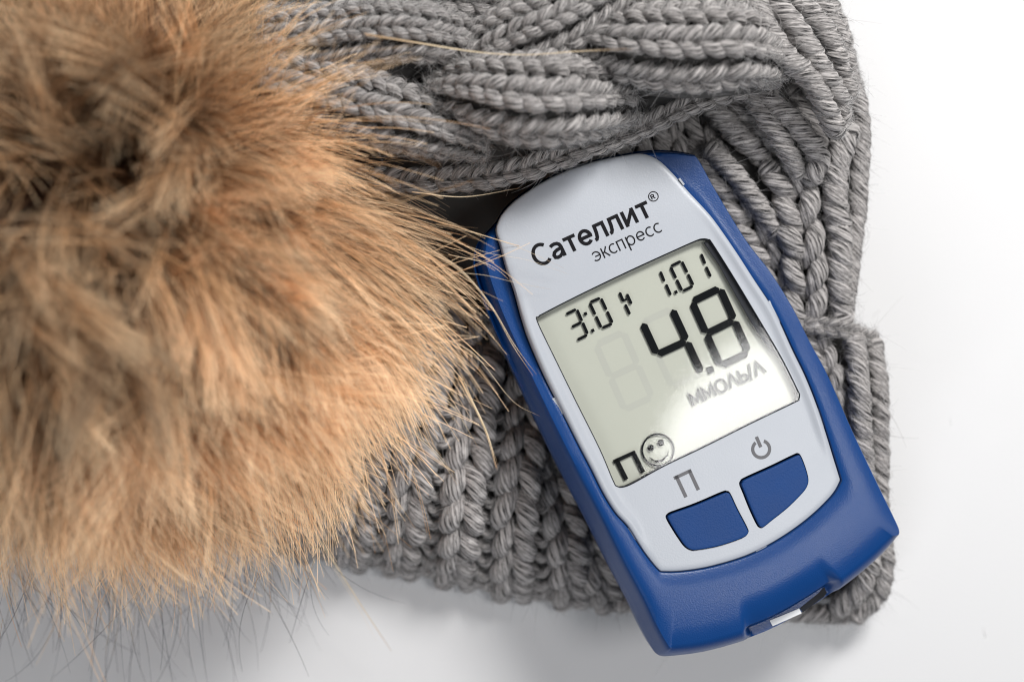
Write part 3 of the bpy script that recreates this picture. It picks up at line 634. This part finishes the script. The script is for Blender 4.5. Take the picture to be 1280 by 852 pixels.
def pompom(ntuft, nsub, nper, R, Rsd, kp, bend, sub_sd, hair_sd, wob):
    """tufts that split into locks that split into hairs; every hair grows from the pompom's skin"""
    d = unit(fib(ntuft)+rng.normal(0, 0.12, (ntuft, 3))); b = tangent(d, bend)*(1+0.9*np.clip(d[:, 2:3], 0, 1))
    b += np.array([0.12, -0.45, 0.0])*(1+0.7*np.clip(d[:, 2:3], 0, 1))*(1-0.75*smooth01((d[:, 1:2]+0.25)/1.25)); fd = unit(d+b); LT = (R+rng.normal(0, Rsd, ntuft))*(1-0.12*np.clip(-fd[:, 1], 0, 1)-0.20*smooth01((fd[:, 0]*0.88+fd[:, 1]*0.47-0.74)/0.22))
    patch = np.sin(d[:, 0]*4.1+1.3)*np.sin(d[:, 1]*3.7+0.4)*np.sin(d[:, 2]*3.1+2.0)           # the fur's own darker patches
    tt = np.clip(0.44+0.60*patch+0.24*rng.normal(0, 1, ntuft)+0.30*(np.clip(1-d[:, 2], 0, 1)-0.4)+0.30*(0.75*d[:, 0]-0.66*d[:, 1]), 0, 1)
    i1 = np.repeat(np.arange(ntuft), nsub); n1 = len(i1)
    dr1 = unit(d[i1]+rng.normal(0, 0.20, (n1, 3))); tip1 = unit(d[i1]+b[i1]+tangent(d[i1], sub_sd))*(LT[i1]*rng.uniform(0.82, 1.05, n1))[:, None]
    t1 = np.clip(tt[i1]+rng.normal(0, 0.16, n1), 0, 1)
    i2 = np.repeat(np.arange(n1), nper); n = len(i2)
    dd = unit(dr1[i2]+rng.normal(0, 0.055, (n, 3))); tip = tip1[i2]+rng.normal(0, hair_sd, (n, 3)); tip *= rng.uniform(0.84, 1.03, n)[:, None]
    root = dd*(RC-1); mid = unit(dd+0.25*unit(tip))*(RC+(np.linalg.norm(tip, axis=1)-RC)*0.55)[:, None]
    t = np.linspace(0, 1, kp)[None, :, None]
    pts = root[:, None]*(1-t)**2+2*mid[:, None]*t*(1-t)+tip[:, None]*t*t
    ph = rng.uniform(0, 6.28, (n1, 1))[i2]+rng.normal(0, 0.5, (n, 1)); fr = rng.uniform(4, 9, (n1, 1))[i2]
    perp = unit(np.cross(dd, rng.normal(0, 1, (n1, 3))[i2]+rng.normal(0, 0.3, (n, 3))))
    pts += perp[:, None]*(np.sin(ph+fr*t[..., 0])*t[..., 0]*wob)[..., None]
    hr = np.linalg.norm(pts[..., :2], axis=-1); pts[..., 2] = pts[..., 2]*0.85-7.0*np.clip((hr-25)/45, 0, 1.2)**2
    pts += PC
    pts[..., 2] = np.where(pts[..., 2] < 1.0, 1.0-0.015*(pts[..., 2]-1.0), pts[..., 2])
    return pts, np.clip(t1[i2]+rng.normal(0, 0.20, n), 0, 1)
pts, tint = pompom(240, 8, 34, 65, 5, 10, 0.18, 0.12, 1.6, 0.6)
curves('underfur', pts, rng.uniform(0.05, 0.09, len(pts)), M_fur, pom, tint=tint)
pts, tint = pompom(420, 5, 6, 74, 4, 13, 0.16, 0.11, 2.2, 0.8)
curves('overfur', pts, rng.uniform(0.06, 0.11, len(pts)), M_fur, pom, tint=np.clip(tint*0.6+0.4*rng.random(len(tint))+0.08, 0, 1))
pts, tint = pompom(260, 2, 2, 78, 5, 14, 0.25, 0.16, 5.0, 1.4)
curves('guard_hair', pts, rng.uniform(0.06, 0.10, len(pts)), M_pale, pom)
# long dark-tipped hairs lying over the white table below the pompom
nB = 230; kp = 12; H_ = []
for i in range(nB):
    x = rng.uniform(-30, 400); y = 690-0.12*max(0, x-150)+rng.normal(0, 28)
    z0 = rng.uniform(8, 34); z1 = rng.uniform(2, 20); ang = rng.normal(math.radians(86 if x < 250 else 76), 0.42); ln = rng.uniform(50, 190)
    cu = rng.normal(0, 0.55); q = []
    px, py = x, y
    for k in range(kp):
        f_ = k/(kp-1); q.append(P(px, py, max(0.4, z0*(1-f_)+z1*f_))); a_ = ang+cu*(f_-0.3); px += math.cos(a_)*ln/kp; py += math.sin(a_)*ln/kp
    H_.append(q)
curves('dark_guard_hair', np.array(H_), rng.uniform(0.035, 0.085, nB), M_black, pom)
# single long hairs that stand out
LONG = [([(455,44,52),(520,54,53),(600,66,53),(660,69,53),(720,65,54),(790,62,53)], 0.13, 2), ([(515,240,42),(580,246,41),(650,235,40)], 0.10, 1),
        ([(545,280,46),(600,293,45),(650,310,42),(705,335,40)], 0.07, 1), ([(540,292,45),(610,316,43),(660,325,41),(712,343,39)], 0.06, 1), ([(560,318,44),(610,330,42),(640,352,41)], 0.08, 1),
        ([(540,340,44),(600,343,43),(640,352,41),(690,362,39)], 0.06, 1), ([(530,310,47),(575,338,46),(612,380,44),(642,432,42),(668,470,40)], 0.14, 2), ([(540,420,40),(590,440,40),(640,500,38),(675,520,36)], 0.07, 1),
        ([(575,470,34),(597,515,32),(610,545,30),(622,585,28)], 0.12, 7), ([(355,575,30),(380,640,26),(420,705,20),(455,760,14),(490,812,9)], 0.14, 2), ([(370,600,28),(420,630,26),(470,652,24)], 0.10, 1),
        ([(330,640,26),(400,690,16),(440,745,8),(470,800,4)], 0.08, 1), ([(500,470,40),(560,500,36),(600,560,32)], 0.09, 2), ([(470,500,38),(540,560,32),(575,605,28)], 0.09, 2), ([(430,520,36),(480,600,30),(520,660,26)], 0.08, 2)]
H_ = []; R_ = []
for pp, r_, m_ in LONG:
    q = catmull(np.array([P(*a) for a in pp]), 8); q, _ = resample(q, n=14)
    for k in range(m_): H_.append(q+rng.normal(0, 0.12*(m_ > 1)+0.14*(m_ > 4), (1, 3))+np.linspace(-1, 1, 14)[:, None]**2*rng.normal(0, 0.25*(m_ > 1), (1, 3))); R_.append(r_*rng.uniform(0.5, 0.75))
curves('stray_hair', np.array(H_), np.array(R_), M_cream, pom, taper=0.2)
